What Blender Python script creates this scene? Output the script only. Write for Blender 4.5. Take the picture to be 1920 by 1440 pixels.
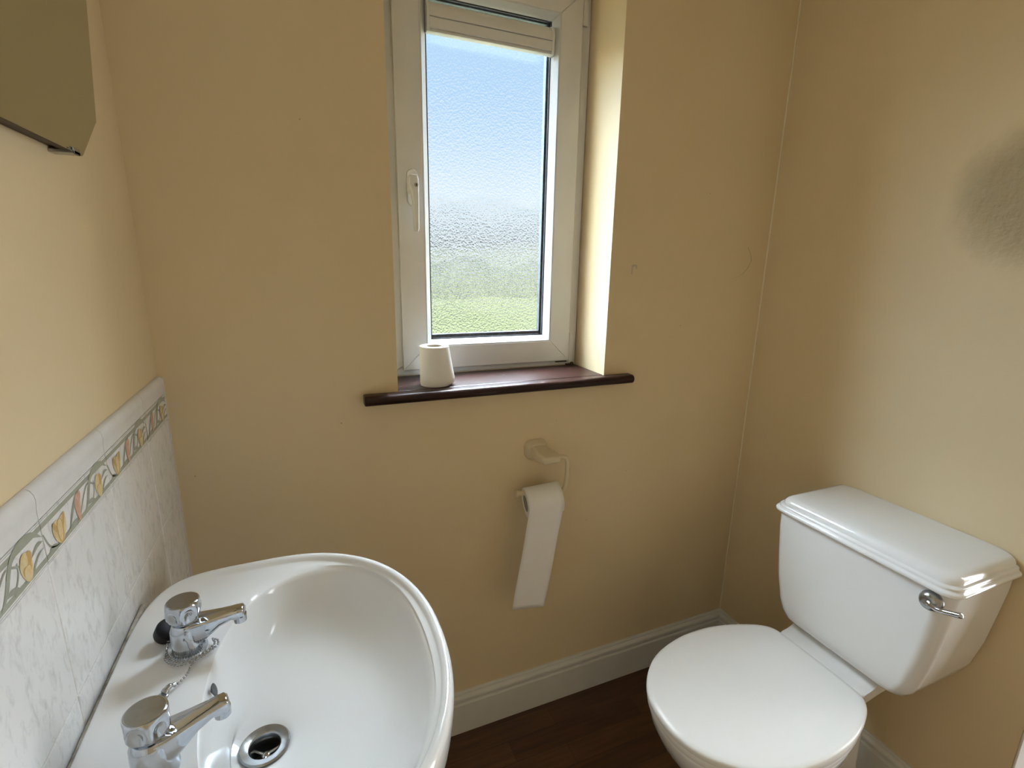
import bpy, bmesh, math, random
from mathutils import Vector, Matrix
random.seed(7)
for o in list(bpy.data.objects): bpy.data.objects.remove(o, do_unlink=True)
SC = bpy.context.scene
COL = SC.collection
PI = math.pi

# ------------------------------------------------------------------ camera
YAW, PITCH, ROLL = 0.399516, 0.238564, 0.017815
cam_d = bpy.data.cameras.new('camera')
cam = bpy.data.objects.new('camera', cam_d); COL.objects.link(cam)
cam_d.sensor_fit = 'HORIZONTAL'; cam_d.sensor_width = 36.0
cam_d.lens = 936.444 / 1920 * 36.0
cam_d.clip_start = 0.01; cam_d.clip_end = 500
_f = Vector((math.sin(YAW)*math.cos(PITCH), math.cos(YAW)*math.cos(PITCH), -math.sin(PITCH)))
_r = Vector((math.cos(YAW), -math.sin(YAW), 0)); _u = _r.cross(_f)
_r2 = _r*math.cos(ROLL) + _u*math.sin(ROLL); _u2 = -_r*math.sin(ROLL) + _u*math.cos(ROLL)
cam.matrix_world = Matrix(((_r2.x, _u2.x, -_f.x, 0.27447), (_r2.y, _u2.y, -_f.y, -1.16332),
                           (_r2.z, _u2.z, -_f.z, 1.35191), (0, 0, 0, 1)))
SC.camera = cam

# ------------------------------------------------------------------ world: overcast sky, brighter overhead
SKY_LOW, SKY_HIGH, EXPOSURE = 0.785, 150.0, 0.455
W = bpy.data.worlds.new('sky'); SC.world = W; W.use_nodes = True
nt = W.node_tree; nt.nodes.clear()
tc = nt.nodes.new('ShaderNodeTexCoord'); sep = nt.nodes.new('ShaderNodeSeparateXYZ')
nt.links.new(tc.outputs['Generated'], sep.inputs[0])
ramp = nt.nodes.new('ShaderNodeValToRGB'); ramp.color_ramp.interpolation = 'EASE'
els = ramp.color_ramp.elements
els[0].position = 0.0; els[0].color = (0.96, 1.0, 1.0, 1)
els[1].position = 0.30; els[1].color = (0.42, 0.66, 0.95, 1)
e = els.new(0.13); e.color = (0.74, 0.88, 1.0, 1)
e = els.new(0.53); e.color = (0.66, 0.82, 1.0, 1)
e = els.new(0.75); e.color = (0.80, 0.91, 1.0, 1)
nt.links.new(sep.outputs['Z'], ramp.inputs[0])
mr = nt.nodes.new('ShaderNodeMapRange'); mr.interpolation_type = 'SMOOTHSTEP'
mr.inputs['From Min'].default_value = 0.45; mr.inputs['From Max'].default_value = 0.68
mr.inputs['To Min'].default_value = SKY_LOW; mr.inputs['To Max'].default_value = SKY_HIGH
nt.links.new(sep.outputs['Z'], mr.inputs['Value'])
bg = nt.nodes.new('ShaderNodeBackground'); out = nt.nodes.new('ShaderNodeOutputWorld')
# added sky glow, unseen left of the window, to brighten the right wall
gd = nt.nodes.new('ShaderNodeVectorMath'); gd.operation = 'DOT_PRODUCT'; gd.inputs[1].default_value = (-0.725, 0.655, 0.21)
nt.links.new(tc.outputs['Generated'], gd.inputs[0])
gm = nt.nodes.new('ShaderNodeMapRange'); gm.interpolation_type = 'SMOOTHSTEP'
gm.inputs['From Min'].default_value = 0.80; gm.inputs['From Max'].default_value = 0.97
gm.inputs['To Min'].default_value = 0.0; gm.inputs['To Max'].default_value = 10.5
nt.links.new(gd.outputs['Value'], gm.inputs['Value'])
sm = nt.nodes.new('ShaderNodeMath'); sm.operation = 'ADD'
nt.links.new(mr.outputs[0], sm.inputs[0]); nt.links.new(gm.outputs[0], sm.inputs[1])
nt.links.new(ramp.outputs[0], bg.inputs['Color']); nt.links.new(sm.outputs[0], bg.inputs['Strength'])
nt.links.new(bg.outputs[0], out.inputs['Surface'])
# daylight in the hall, coming through the open doorway in the right-hand wall
hl = bpy.data.lights.new('hall_light', 'AREA'); hl.shape = 'RECTANGLE'; hl.size = 1.5; hl.size_y = 0.7
hl.energy = 24; hl.color = (0.88, 0.95, 1.0)
hlo = bpy.data.objects.new('hall_light', hl); COL.objects.link(hlo)
hlo.location = (2.45, -1.02, 0.98); hlo.rotation_euler = (0, math.radians(90), 0)
vs = SC.view_settings
vs.view_transform = 'Standard'; vs.look = 'None'; vs.gamma = 1.0; vs.exposure = EXPOSURE
vs.use_curve_mapping = False

# ------------------------------------------------------------------ materials
def mat(name, color, rough=0.5, metal=0.0, noise=None, bump=None, coat=0.0, spec=0.5, rnoise=None):
    """noise=(scale, amount, dark colour) mottles the colour; bump=(scale, strength, distance)"""
    m = bpy.data.materials.new(name); m.use_nodes = True
    t = m.node_tree; b = t.nodes['Principled BSDF']
    b.inputs['Base Color'].default_value = (*color, 1); b.inputs['Roughness'].default_value = rough
    b.inputs['Metallic'].default_value = metal; b.inputs['Coat Weight'].default_value = coat
    b.inputs['Specular IOR Level'].default_value = spec
    c = t.nodes.new('ShaderNodeTexCoord')
    if noise:
        n = t.nodes.new('ShaderNodeTexNoise'); n.inputs['Scale'].default_value = noise[0]
        n.inputs['Detail'].default_value = 5; n.inputs['Roughness'].default_value = 0.6
        t.links.new(c.outputs['Object'], n.inputs['Vector'])
        r = t.nodes.new('ShaderNodeValToRGB'); r.color_ramp.elements[0].position = 0.35
        r.color_ramp.elements[1].position = 0.65
        d = noise[2]; a = noise[1]
        r.color_ramp.elements[0].color = (*[color[i]*(1-a) + d[i]*a for i in range(3)], 1)
        r.color_ramp.elements[1].color = (*color, 1)
        t.links.new(n.outputs['Fac'], r.inputs[0]); t.links.new(r.outputs[0], b.inputs['Base Color'])
    if bump:
        n2 = t.nodes.new('ShaderNodeTexNoise'); n2.inputs['Scale'].default_value = bump[0]
        n2.inputs['Detail'].default_value = 4
        t.links.new(c.outputs['Object'], n2.inputs['Vector'])
        bp = t.nodes.new('ShaderNodeBump'); bp.inputs['Strength'].default_value = bump[1]
        bp.inputs['Distance'].default_value = bump[2]
        t.links.new(n2.outputs['Fac'], bp.inputs['Height']); t.links.new(bp.outputs[0], b.inputs['Normal'])
    return m

PAINT = (0.78, 0.635, 0.41)
M = {}
M['paint'] = mat('cream_wall_paint', PAINT, 0.55, noise=(3.0, 0.25, (0.71, 0.56, 0.34)), bump=(45, 0.12, 0.004), spec=0.35)
M['scuff'] = mat('paint_scuff', (0.42, 0.34, 0.22), 0.7, noise=(200, 0.5, (0.30, 0.24, 0.16)))
M['coping'] = mat('glazed_coping', (0.82, 0.82, 0.82), 0.14, noise=(45, 0.35, (0.70, 0.70, 0.70)))
M['caulk'] = mat('cream_caulk', (0.86, 0.76, 0.56), 0.6, noise=(40, 0.2, (0.78, 0.67, 0.47)))
M['scrape'] = mat('paint_scrape', (0.62, 0.54, 0.42), 0.7, noise=(150, 0.6, (0.50, 0.40, 0.27)))
M['ceiling'] = mat('ceiling_paint', (0.78, 0.74, 0.66), 0.8, noise=(4, 0.2, (0.7, 0.66, 0.58)), bump=(60, 0.1, 0.003))
M['white_paint'] = mat('white_gloss_paint', (0.74, 0.73, 0.69), 0.35, noise=(9, 0.3, (0.62, 0.58, 0.5)), bump=(30, 0.08, 0.002))
M['pvc'] = mat('white_window_plastic', (0.73, 0.73, 0.74), 0.32, noise=(14, 0.2, (0.64, 0.63, 0.62)))
M['pvc_bead'] = mat('white_glazing_plastic', (0.66, 0.67, 0.69), 0.28, noise=(20, 0.2, (0.58, 0.58, 0.59)))
M['gasket'] = mat('dark_rubber_gasket', (0.035, 0.035, 0.045), 0.5, noise=(80, 0.4, (0.09, 0.09, 0.1)))
M['spacer'] = mat('dark_spacer_bar', (0.10, 0.115, 0.13), 0.35, metal=0.3, noise=(120, 0.6, (0.02, 0.02, 0.025)))
M['ceramic'] = mat('white_glazed_ceramic', (0.86, 0.86, 0.86), 0.12, noise=(5, 0.15, (0.82, 0.82, 0.81)), coat=0.3)
M['seat'] = mat('white_seat_plastic', (0.87, 0.87, 0.87), 0.25, noise=(6, 0.15, (0.83, 0.83, 0.82)))
M['chrome'] = mat('chrome', (0.60, 0.64, 0.70), 0.08, metal=1.0, noise=(60, 0.2, (0.45, 0.47, 0.50)))
M['chrome_dull'] = mat('dulled_chrome', (0.43, 0.45, 0.47), 0.26, metal=1.0, noise=(90, 0.35, (0.28, 0.29, 0.30)))
M['black'] = mat('black_rubber', (0.006, 0.006, 0.010), 0.55, noise=(40, 0.3, (0.012, 0.012, 0.012)), spec=0.25)
M['hole'] = mat('dark_hole', (0.01, 0.01, 0.01), 0.7, noise=(40, 0.3, (0.03, 0.03, 0.03)))
M['cream_plastic'] = mat('cream_plastic', (0.72, 0.62, 0.43), 0.35, noise=(20, 0.2, (0.62, 0.52, 0.35)))
M['paper'] = mat('toilet_paper', (0.90, 0.885, 0.86), 0.9, noise=(40, 0.12, (0.82, 0.80, 0.77)), bump=(500, 0.35, 0.001))
M['card'] = mat('cardboard_core', (0.46, 0.40, 0.32), 0.9, noise=(60, 0.3, (0.36, 0.30, 0.23)))
M['grout'] = mat('pale_grout', (0.80, 0.76, 0.68), 0.8, noise=(60, 0.3, (0.55, 0.5, 0.42)))
M['dirt'] = mat('dirty_sealant', (0.66, 0.61, 0.52), 0.6, noise=(40, 0.75, (0.10, 0.07, 0.045)))
M['sage'] = mat('sage_green_glaze', (0.40, 0.42, 0.35), 0.2, noise=(60, 0.35, (0.30, 0.33, 0.27)))
M['stem'] = mat('grey_green_glaze', (0.33, 0.35, 0.30), 0.2, noise=(90, 0.4, (0.46, 0.48, 0.42)))
M['tulip'] = mat('yellow_tulip_glaze', (0.74, 0.55, 0.26), 0.2, noise=(110, 0.8, (0.80, 0.70, 0.48)))
M['tulip_shade'] = mat('ochre_tulip_glaze', (0.58, 0.38, 0.15), 0.2, noise=(110, 0.5, (0.7, 0.5, 0.25)))
M['pink'] = mat('pink_tulip_glaze', (0.62, 0.36, 0.27), 0.2, noise=(110, 0.6, (0.72, 0.52, 0.42)))
M['back_dark'] = mat('mirror_backing', (0.05, 0.03, 0.018), 0.6, noise=(60, 0.4, (0.1, 0.07, 0.04)))
M['mirror'] = mat('mirror_silvering', (0.58, 0.62, 0.56), 0.03, metal=1.0, noise=(2, 0.1, (0.54, 0.58, 0.52)))
M['hedge'] = mat('hedge_leaves', (0.0035, 0.0040, 0.0040), 0.9, noise=(2.5, 0.5, (0.002, 0.0024, 0.0023)), spec=0.0)
M['lawn'] = mat('lawn_grass', (0.0088, 0.0088, 0.0042), 0.9, noise=(0.25, 0.6, (0.0078, 0.0088, 0.0056)), spec=0.0)

def nodes_of(m): return m.node_tree.nodes, m.node_tree.links
# marbled tile
m = mat('marbled_tile', (0.76, 0.75, 0.73), 0.16); M['tile'] = m
N, L = nodes_of(m); b = N['Principled BSDF']
c = N.new('ShaderNodeTexCoord'); mp = N.new('ShaderNodeMapping'); mp.inputs['Scale'].default_value = (1, 1.6, 0.75)
mp.inputs['Rotation'].default_value = (0.35, 0, 0)
n1 = N.new('ShaderNodeTexNoise'); n1.inputs['Scale'].default_value = 60; n1.inputs['Detail'].default_value = 7; n1.inputs['Roughness'].default_value = 0.62
n1.inputs['Distortion'].default_value = 0.5
r = N.new('ShaderNodeValToRGB')
r.color_ramp.elements[0].position = 0.30; r.color_ramp.elements[0].color = (0.66, 0.66, 0.66, 1)
r.color_ramp.elements[1].position = 0.50; r.color_ramp.elements[1].color = (0.84, 0.84, 0.84, 1)
L.new(c.outputs['Object'], mp.inputs[0]); L.new(mp.outputs[0], n1.inputs['Vector']); L.new(n1.outputs['Fac'], r.inputs[0]); L.new(r.outputs[0], b.inputs['Base Color'])
# wood sill, mahogany stain, worn
m = mat('mahogany_stain', (0.06, 0.02, 0.016), 0.33, spec=0.25); M['sill'] = m
N, L = nodes_of(m); b = N['Principled BSDF']
c = N.new('ShaderNodeTexCoord'); mp = N.new('ShaderNodeMapping'); mp.inputs['Scale'].default_value = (7, 60, 60)
n1 = N.new('ShaderNodeTexNoise'); n1.inputs['Scale'].default_value = 1.0; n1.inputs['Detail'].default_value = 6
r = N.new('ShaderNodeValToRGB')
r.color_ramp.elements[0].position = 0.3; r.color_ramp.elements[0].color = (0.012, 0.0050, 0.0046, 1)
r.color_ramp.elements[1].position = 0.75; r.color_ramp.elements[1].color = (0.040, 0.0150, 0.0120, 1)
L.new(c.outputs['Object'], mp.inputs[0]); L.new(mp.outputs[0], n1.inputs['Vector']); L.new(n1.outputs['Fac'], r.inputs[0])
mp2 = N.new('ShaderNodeMapping'); mp2.inputs['Scale'].default_value = (30, 70, 30); L.new(c.outputs['Object'], mp2.inputs[0])
n2 = N.new('ShaderNodeTexNoise'); n2.inputs['Scale'].default_value = 1.0; n2.inputs['Detail'].default_value = 3; L.new(mp2.outputs[0], n2.inputs['Vector'])
r2 = N.new('ShaderNodeValToRGB'); r2.color_ramp.elements[0].position = 0.67; r2.color_ramp.elements[0].color = (0, 0, 0, 1)
r2.color_ramp.elements[1].position = 0.74; r2.color_ramp.elements[1].color = (1, 1, 1, 1); L.new(n2.outputs['Fac'], r2.inputs[0])
mx = N.new('ShaderNodeMixRGB'); mx.inputs[2].default_value = (0.17, 0.135, 0.12, 1)
# worn flecks only on the top face
geo = N.new('ShaderNodeNewGeometry'); sx = N.new('ShaderNodeSeparateXYZ'); L.new(geo.outputs['Normal'], sx.inputs[0])
mm = N.new('ShaderNodeMath'); mm.operation = 'GREATER_THAN'; mm.inputs[1].default_value = 0.9; L.new(sx.outputs['Z'], mm.inputs[0])
m2 = N.new('ShaderNodeMath'); m2.operation = 'MULTIPLY'; L.new(mm.outputs[0], m2.inputs[0]); L.new(r2.outputs[0], m2.inputs[1])
L.new(m2.outputs[0], mx.inputs[0]); L.new(r.outputs[0], mx.inputs[1]); L.new(mx.outputs[0], b.inputs['Base Color'])
# laminate floor
m = mat('walnut_laminate', (0.05, 0.02, 0.01), 0.38); M['floor'] = m
N, L = nodes_of(m); b = N['Principled BSDF']
c = N.new('ShaderNodeTexCoord'); br = N.new('ShaderNodeTexBrick')
br.inputs['Scale'].default_value = 1.0; br.inputs['Brick Width'].default_value = 0.42; br.inputs['Row Height'].default_value = 0.065
br.inputs['Mortar Size'].default_value = 0.0006; br.offset = 0.37; br.inputs['Bias'].default_value = -0.2
br.inputs['Color1'].default_value = (0.075, 0.030, 0.013, 1); br.inputs['Color2'].default_value = (0.125, 0.060, 0.026, 1)
br.inputs['Mortar'].default_value = (0.03, 0.012, 0.006, 1)
mpb = N.new('ShaderNodeMapping'); mpb.inputs['Location'].default_value = (0.37, 0.03, 0)
L.new(c.outputs['Object'], mpb.inputs[0]); L.new(mpb.outputs[0], br.inputs['Vector'])
mp = N.new('ShaderNodeMapping'); mp.inputs['Scale'].default_value = (6, 70, 1)
n1 = N.new('ShaderNodeTexNoise'); n1.inputs['Scale'].default_value = 1.0; n1.inputs['Detail'].default_value = 6
L.new(c.outputs['Object'], mp.inputs[0]); L.new(mp.outputs[0], n1.inputs['Vector'])
mx = N.new('ShaderNodeMixRGB'); mx.blend_type = 'MULTIPLY'; mx.inputs[0].default_value = 0.75
r = N.new('ShaderNodeValToRGB'); r.color_ramp.elements[0].position = 0.3; r.color_ramp.elements[0].color = (0.45, 0.42, 0.4, 1)
r.color_ramp.elements[1].position = 0.7; r.color_ramp.elements[1].color = (1.15, 1.1, 1.05, 1)
L.new(n1.outputs['Fac'], r.inputs[0]); L.new(br.outputs['Color'], mx.inputs[1]); L.new(r.outputs[0], mx.inputs[2]); L.new(mx.outputs[0], b.inputs['Base Color'])
# right wall: cream paint with a crumbling damp patch
m = mat('cream_wall_paint_damp', PAINT, 0.55, spec=0.35); M['paint_damp'] = m
N, L = nodes_of(m); b = N['Principled BSDF']
c = N.new('ShaderNodeTexCoord'); vd = N.new('ShaderNodeVectorMath'); vd.operation = 'DISTANCE'
nz = N.new('ShaderNodeTexNoise'); nz.inputs['Scale'].default_value = 14; nz.inputs['Detail'].default_value = 4
L.new(c.outputs['Object'], nz.inputs['Vector'])
L.new(c.outputs['Object'], vd.inputs[0]); vd.inputs[1].default_value = (1.61, -0.605, 1.505)
ad = N.new('ShaderNodeMath'); ad.operation = 'MULTIPLY_ADD'; ad.inputs[1].default_value = 0.07; L.new(nz.outputs['Fac'], ad.inputs[0]); L.new(vd.outputs['Value'], ad.inputs[2])
r = N.new('ShaderNodeMapRange'); r.interpolation_type = 'SMOOTHSTEP'
r.inputs['From Min'].default_value = 0.205; r.inputs['From Max'].default_value = 0.10; L.new(ad.outputs[0], r.inputs['Value'])
nm = N.new('ShaderNodeTexNoise'); nm.inputs['Scale'].default_value = 3; nm.inputs['Detail'].default_value = 5; L.new(c.outputs['Object'], nm.inputs['Vector'])
rm = N.new('ShaderNodeValToRGB'); rm.color_ramp.elements[0].position = .35; rm.color_ramp.elements[1].position = .65
rm.color_ramp.elements[0].color = (0.755, 0.61, 0.385, 1); rm.color_ramp.elements[1].color = (*PAINT, 1); L.new(nm.outputs['Fac'], rm.inputs[0])
mx = N.new('ShaderNodeMixRGB'); mx.inputs[2].default_value = (0.42, 0.34, 0.205, 1)
ml = N.new('ShaderNodeMath'); ml.operation = 'MULTIPLY'; ml.inputs[1].default_value = 0.85; L.new(r.outputs[0], ml.inputs[0])
L.new(ml.outputs[0], mx.inputs[0]); L.new(rm.outputs[0], mx.inputs[1]); L.new(mx.outputs[0], b.inputs['Base Color'])
nb = N.new('ShaderNodeTexNoise'); nb.inputs['Scale'].default_value = 55; nb.inputs['Detail'].default_value = 6; L.new(c.outputs['Object'], nb.inputs['Vector'])
mb = N.new('ShaderNodeMath'); mb.operation = 'MULTIPLY_ADD'; mb.inputs[1].default_value = 0.9; mb.inputs[2].default_value = 0.10; L.new(r.outputs[0], mb.inputs[0])
bmp = N.new('ShaderNodeBump'); bmp.inputs['Distance'].default_value = 0.006; L.new(mb.outputs[0], bmp.inputs['Strength']); L.new(nb.outputs['Fac'], bmp.inputs['Height']); L.new(bmp.outputs[0], b.inputs['Normal'])

def glass_mat(name, bumpy):
    m = bpy.data.materials.new(name); m.use_nodes = True
    N, L = nodes_of(m); N.clear()
    o = N.new('ShaderNodeOutputMaterial'); tr = N.new('ShaderNodeBsdfTransparent')
    gl = N.new('ShaderNodeBsdfGlossy'); gl.inputs['Roughness'].default_value = 0.08
    mix = N.new('ShaderNodeMixShader')
    if bumpy:
        tr.inputs['Color'].default_value = (0.95, 0.97, 0.96, 1)
        c = N.new('ShaderNodeTexCoord'); n = N.new('ShaderNodeTexNoise'); n.inputs['Scale'].default_value = 190
        n.inputs['Detail'].default_value = 2.5; L.new(c.outputs['Object'], n.inputs['Vector'])
        bp = N.new('ShaderNodeBump'); bp.inputs['Strength'].default_value = 1.0; bp.inputs['Distance'].default_value = 0.028
        L.new(n.outputs['Fac'], bp.inputs['Height'])
        rf = N.new('ShaderNodeBsdfRefraction'); rf.inputs['IOR'].default_value = 1.12; rf.inputs['Roughness'].default_value = 0.05
        L.new(bp.outputs[0], rf.inputs['Normal'])
        m1 = N.new('ShaderNodeMixShader'); m1.inputs[0].default_value = 0.86
        L.new(tr.outputs[0], m1.inputs[1]); L.new(rf.outputs[0], m1.inputs[2])
        mix.inputs[0].default_value = 0.03; L.new(m1.outputs[0], mix.inputs[1]); L.new(gl.outputs[0], mix.inputs[2])
    else:
        tr.inputs['Color'].default_value = (0.98, 0.99, 0.985, 1)
        mix.inputs[0].default_value = 0.03; L.new(tr.outputs[0], mix.inputs[1]); L.new(gl.outputs[0], mix.inputs[2])
    L.new(mix.outputs[0], o.inputs[0])
    return m
M['obscure'] = glass_mat('obscure_glass', True); M['clear'] = glass_mat('clear_glass', False)

# ------------------------------------------------------------------ mesh helpers
def new(): return bmesh.new()
def obj(name, bm, m, parent=None, smooth=False, bevel=None, angle=35):
    bmesh.ops.recalc_face_normals(bm, faces=bm.faces[:])
    me = bpy.data.meshes.new(name); bm.to_mesh(me); bm.free()
    for mm_ in (m if isinstance(m, (list, tuple)) else [m]): me.materials.append(mm_)
    o = bpy.data.objects.new(name, me); COL.objects.link(o)
    if smooth or bevel:
        for p in me.polygons: p.use_smooth = True
        if bevel:
            md = o.modifiers.new('bevel', 'BEVEL'); md.width = bevel[0]; md.segments = bevel[1]; md.limit_method = 'ANGLE'
            md.angle_limit = math.radians(angle)
        md = o.modifiers.new('wn', 'WEIGHTED_NORMAL'); md.keep_sharp = True
        try: me.set_sharp_from_angle(angle=math.radians(50))
        except Exception: pass
    if parent: o.parent = parent
    return o
def tag(o, label, cat=None, group=None, kind=None):
    o['label'] = label
    if cat: o['category'] = cat
    if group: o['group'] = group
    if kind: o['kind'] = kind
    return o
def empty(name, loc, label, cat, kind=None, group=None):
    o = bpy.data.objects.new(name, None); COL.objects.link(o); o.empty_display_size = 0.05
    o.location = loc; tag(o, label, cat, group, kind); return o
def sub(name, bm, m, parent, **k):
    """mesh in world coordinates parented to an object sitting anywhere"""
    o = obj(name, bm, m, None, **k)
    p = parent; off = Vector((0, 0, 0))
    while p is not None: off += p.location; p = p.parent
    o.parent = parent; o.location = -off
    return o
def box(bm, x0, x1, y0, y1, z0, z1, mi=0):
    v = [bm.verts.new((x, y, z)) for z in (z0, z1) for y in (y0, y1) for x in (x0, x1)]
    for q in ((0, 2, 3, 1), (4, 5, 7, 6), (0, 1, 5, 4), (2, 6, 7, 3), (0, 4, 6, 2), (1, 3, 7, 5)):
        f = bm.faces.new([v[i] for i in q]); f.material_index = mi
    return v
def loft(bm, rings, cap0=True, cap1=True, closed=True, mi=0):
    R = [[bm.verts.new(p) for p in r] for r in rings]
    n = len(R[0])
    for a, b_ in zip(R, R[1:]):
        for i in range(n if closed else n-1):
            j = (i+1) % n
            f = bm.faces.new((a[i], a[j], b_[j], b_[i])); f.material_index = mi
    if cap0: bm.faces.new(R[0][::-1]).material_index = mi
    if cap1: bm.faces.new(R[-1]).material_index = mi
    return R
def prism(bm, poly, axis, a, b_, mi=0):
    """extrude a closed 2-D polygon along an axis; poly coords are the other two axes in xyz order"""
    def P(q, t):
        return (t, q[0], q[1]) if axis == 0 else (q[0], t, q[1]) if axis == 1 else (q[0], q[1], t)
    return loft(bm, [[P(q, a) for q in poly], [P(q, b_) for q in poly]], mi=mi)
def circ(c, r, ax, n=24, rx=None):
    """ring round centre c, normal ax"""
    ax = Vector(ax).normalized(); t = Vector((0, 0, 1)) if abs(ax.z) < 0.9 else Vector((1, 0, 0))
    u = ax.cross(t).normalized(); v = ax.cross(u)
    return [Vector(c) + u*r*math.cos(2*PI*i/n) + v*(rx or r)*math.sin(2*PI*i/n) for i in range(n)]
def lathe(bm, c, ax, prof, n=32, cap0=True, cap1=True, mi=0):
    ax = Vector(ax).normalized(); c = Vector(c)
    return loft(bm, [circ(c + ax*h, max(r, 1e-4), ax, n) for h, r in prof], cap0, cap1, mi=mi)
def spline(pts, n=8):
    pts = [Vector(p) for p in pts]; P = [pts[0]*2-pts[1]] + pts + [pts[-1]*2-pts[-2]]; o = []
    for i in range(1, len(P)-2):
        for k in range(n):
            t = k/n; a, b_, c, d = P[i-1:i+3]
            o.append(0.5*((2*b_) + (c-a)*t + (2*a-5*b_+4*c-d)*t*t + (3*b_-a-3*c+d)*t**3))
    o.append(pts[-1]); return o
def tube(bm, pts, rad, n=12, mi=0, up=None):
    pts = [Vector(p) for p in pts]; rings = []; pu = None
    for i, p in enumerate(pts):
        t = (pts[min(i+1, len(pts)-1)] - pts[max(i-1, 0)]).normalized()
        if pu is None:
            a = Vector(up) if up else (Vector((0, 0, 1)) if abs(t.z) < 0.9 else Vector((1, 0, 0)))
            pu = (a - t*a.dot(t)).normalized()
        else: pu = (pu - t*pu.dot(t)).normalized()
        s = t.cross(pu); r = rad[i] if isinstance(rad, (list, tuple)) else rad
        rings.append([p + pu*r*math.cos(2*PI*k/n) + s*r*math.sin(2*PI*k/n) for k in range(n)])
    loft(bm, rings, mi=mi)
def sphere(bm, c, r, seg=10, rg=6):
    bmesh.ops.create_uvsphere(bm, u_segments=seg, v_segments=rg, radius=r, matrix=Matrix.Translation(c))
def frame_ring(bm, x0, x1, z0, z1, X0, X1, Z0, Z1, y0, y1, mi=0):
    """mitred rectangular frame: inner x0..z1, outer X0..Z1, between depths y0 and y1"""
    I = [(x0, z0), (x1, z0), (x1, z1), (x0, z1)]; O = [(X0, Z0), (X1, Z0), (X1, Z1), (X0, Z1)]
    for k in range(4):
        j = (k+1) % 4
        loft(bm, [[(I[k][0], y0, I[k][1]), (O[k][0], y0, O[k][1]), (O[k][0], y1, O[k][1]), (I[k][0], y1, I[k][1])],
                  [(I[j][0], y0, I[j][1]), (O[j][0], y0, O[j][1]), (O[j][0], y1, O[j][1]), (I[j][0], y1, I[j][1])]], mi=mi)

# ------------------------------------------------------------------ room shell
WX, YN, H, D = 1.61, -1.72, 2.38, 0.162
XL, XR, ZS, ZH = 0.472, 1.045, 1.05, 2.065      # window recess
TB = 0.30                                      # back wall thickness
bm = new()     # back wall with the window recess cut through it
box(bm, -0.15, XL, 0, TB, 0, H); box(bm, XR, WX+0.15, 0, TB, 0, H)
box(bm, XL, XR, 0, TB, ZH, H); box(bm, XL, XR, 0, D, 0, ZS-0.024); box(bm, XL, XR, D, TB, 0, ZS)
bmesh.ops.remove_doubles(bm, verts=bm.verts[:], dist=1e-5)
def fleck(pts, mi):       # chips and scuffs in the paint
    bm.faces.new([bm.verts.new((x, -0.0004, z)) for x, z in pts]).material_index = mi
def dot(x, z, r, mi=1): fleck([(x+r*math.cos(a)*random.uniform(.6, 1.2), z+1.5*r*math.sin(a)*random.uniform(.6, 1.2)) for a in [2*PI*i/9 for i in range(9)]], mi)
fleck([(1.113, 1.350), (1.117, 1.352), (1.127, 1.3525), (1.131, 1.3495), (1.1315, 1.3400), (1.1275, 1.3395), (1.127, 1.3465), (1.118, 1.3465), (1.1165, 1.3255), (1.1125, 1.3265)], 2)
for x, z, r in ((1.015, 0.607, .0016), (1.146, 0.745, .0014), (0.340, 0.985, .0015), (0.040, 0.900, .0012), (0.90, 0.93, .0012), (1.30, 1.18, .0014), (0.30, 1.62, .0012), (1.36, 1.55, .0012)): dot(x, z, r)
CRK = [(1.528, 1.408), (1.541, 1.390), (1.548, 1.371), (1.538, 1.350), (1.522, 1.332), (1.500, 1.322), (1.478, 1.316)]
for (x0, z0), (x1, z1) in zip(CRK, CRK[1:]): fleck([(x0-.0008, z0), (x0+.0008, z0), (x1+.0008, z1), (x1-.0008, z1)], 1)
tag(obj('wall_back', bm, [M['paint'], M['scuff'], M['scrape']], bevel=None), 'cream painted wall with the deep window recess and brown sill', 'wall', kind='structure')
bm = new(); box(bm, -0.15, 0, YN, 0, 0, H)
tag(obj('wall_left', bm, M['paint']), 'cream painted wall behind the washbasin, mirror and tiles', 'wall', kind='structure')
DY0, DY1, DZ = -1.56, -0.800, 2.02             # doorway in the right wall
bm = new(); box(bm, WX, WX+0.12, DY1, 0, 0, H); box(bm, WX, WX+0.12, YN, DY0, 0, H); box(bm, WX, WX+0.12, DY0, DY1, DZ, H)
tag(obj('wall_right', bm, M['paint_damp']), 'cream painted wall behind the toilet with a dark damp patch', 'wall', kind='structure')
HX, HY0, HY1 = 2.75, -2.6, 0.0                 # hall beyond the doorway
bm = new(); box(bm, HX, HX+0.1, HY0, HY1, 0, H); box(bm, WX+0.12, HX, HY1, HY1+0.1, 0, H); box(bm, WX+0.12, HX, HY0-0.1, HY0, 0, H)
box(bm, WX, WX+0.12, HY0, YN-0.15, 0, H)
tag(obj('wall_hall', bm, M['paint']), 'cream painted walls of the hall beyond the doorway', 'wall', kind='structure')
bm = new(); box(bm, -0.15, WX+0.15, YN-0.15, YN, 0, H)
tag(obj('wall_front', bm, M['paint']), 'cream painted wall facing the window wall', 'wall', kind='structure')
bm = new(); box(bm, -0.15, HX+0.1, HY0-0.1, TB, -0.08, 0)
tag(obj('floor', bm, M['floor']), 'dark brown wood laminate floor between basin and toilet', 'floor', kind='structure')
bm = new(); box(bm, -0.15, HX+0.1, HY0-0.1, TB, H, H+0.08)
tag(obj('ceiling', bm, M['ceiling']), 'off-white painted ceiling above the window', 'ceiling', kind='structure')
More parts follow.
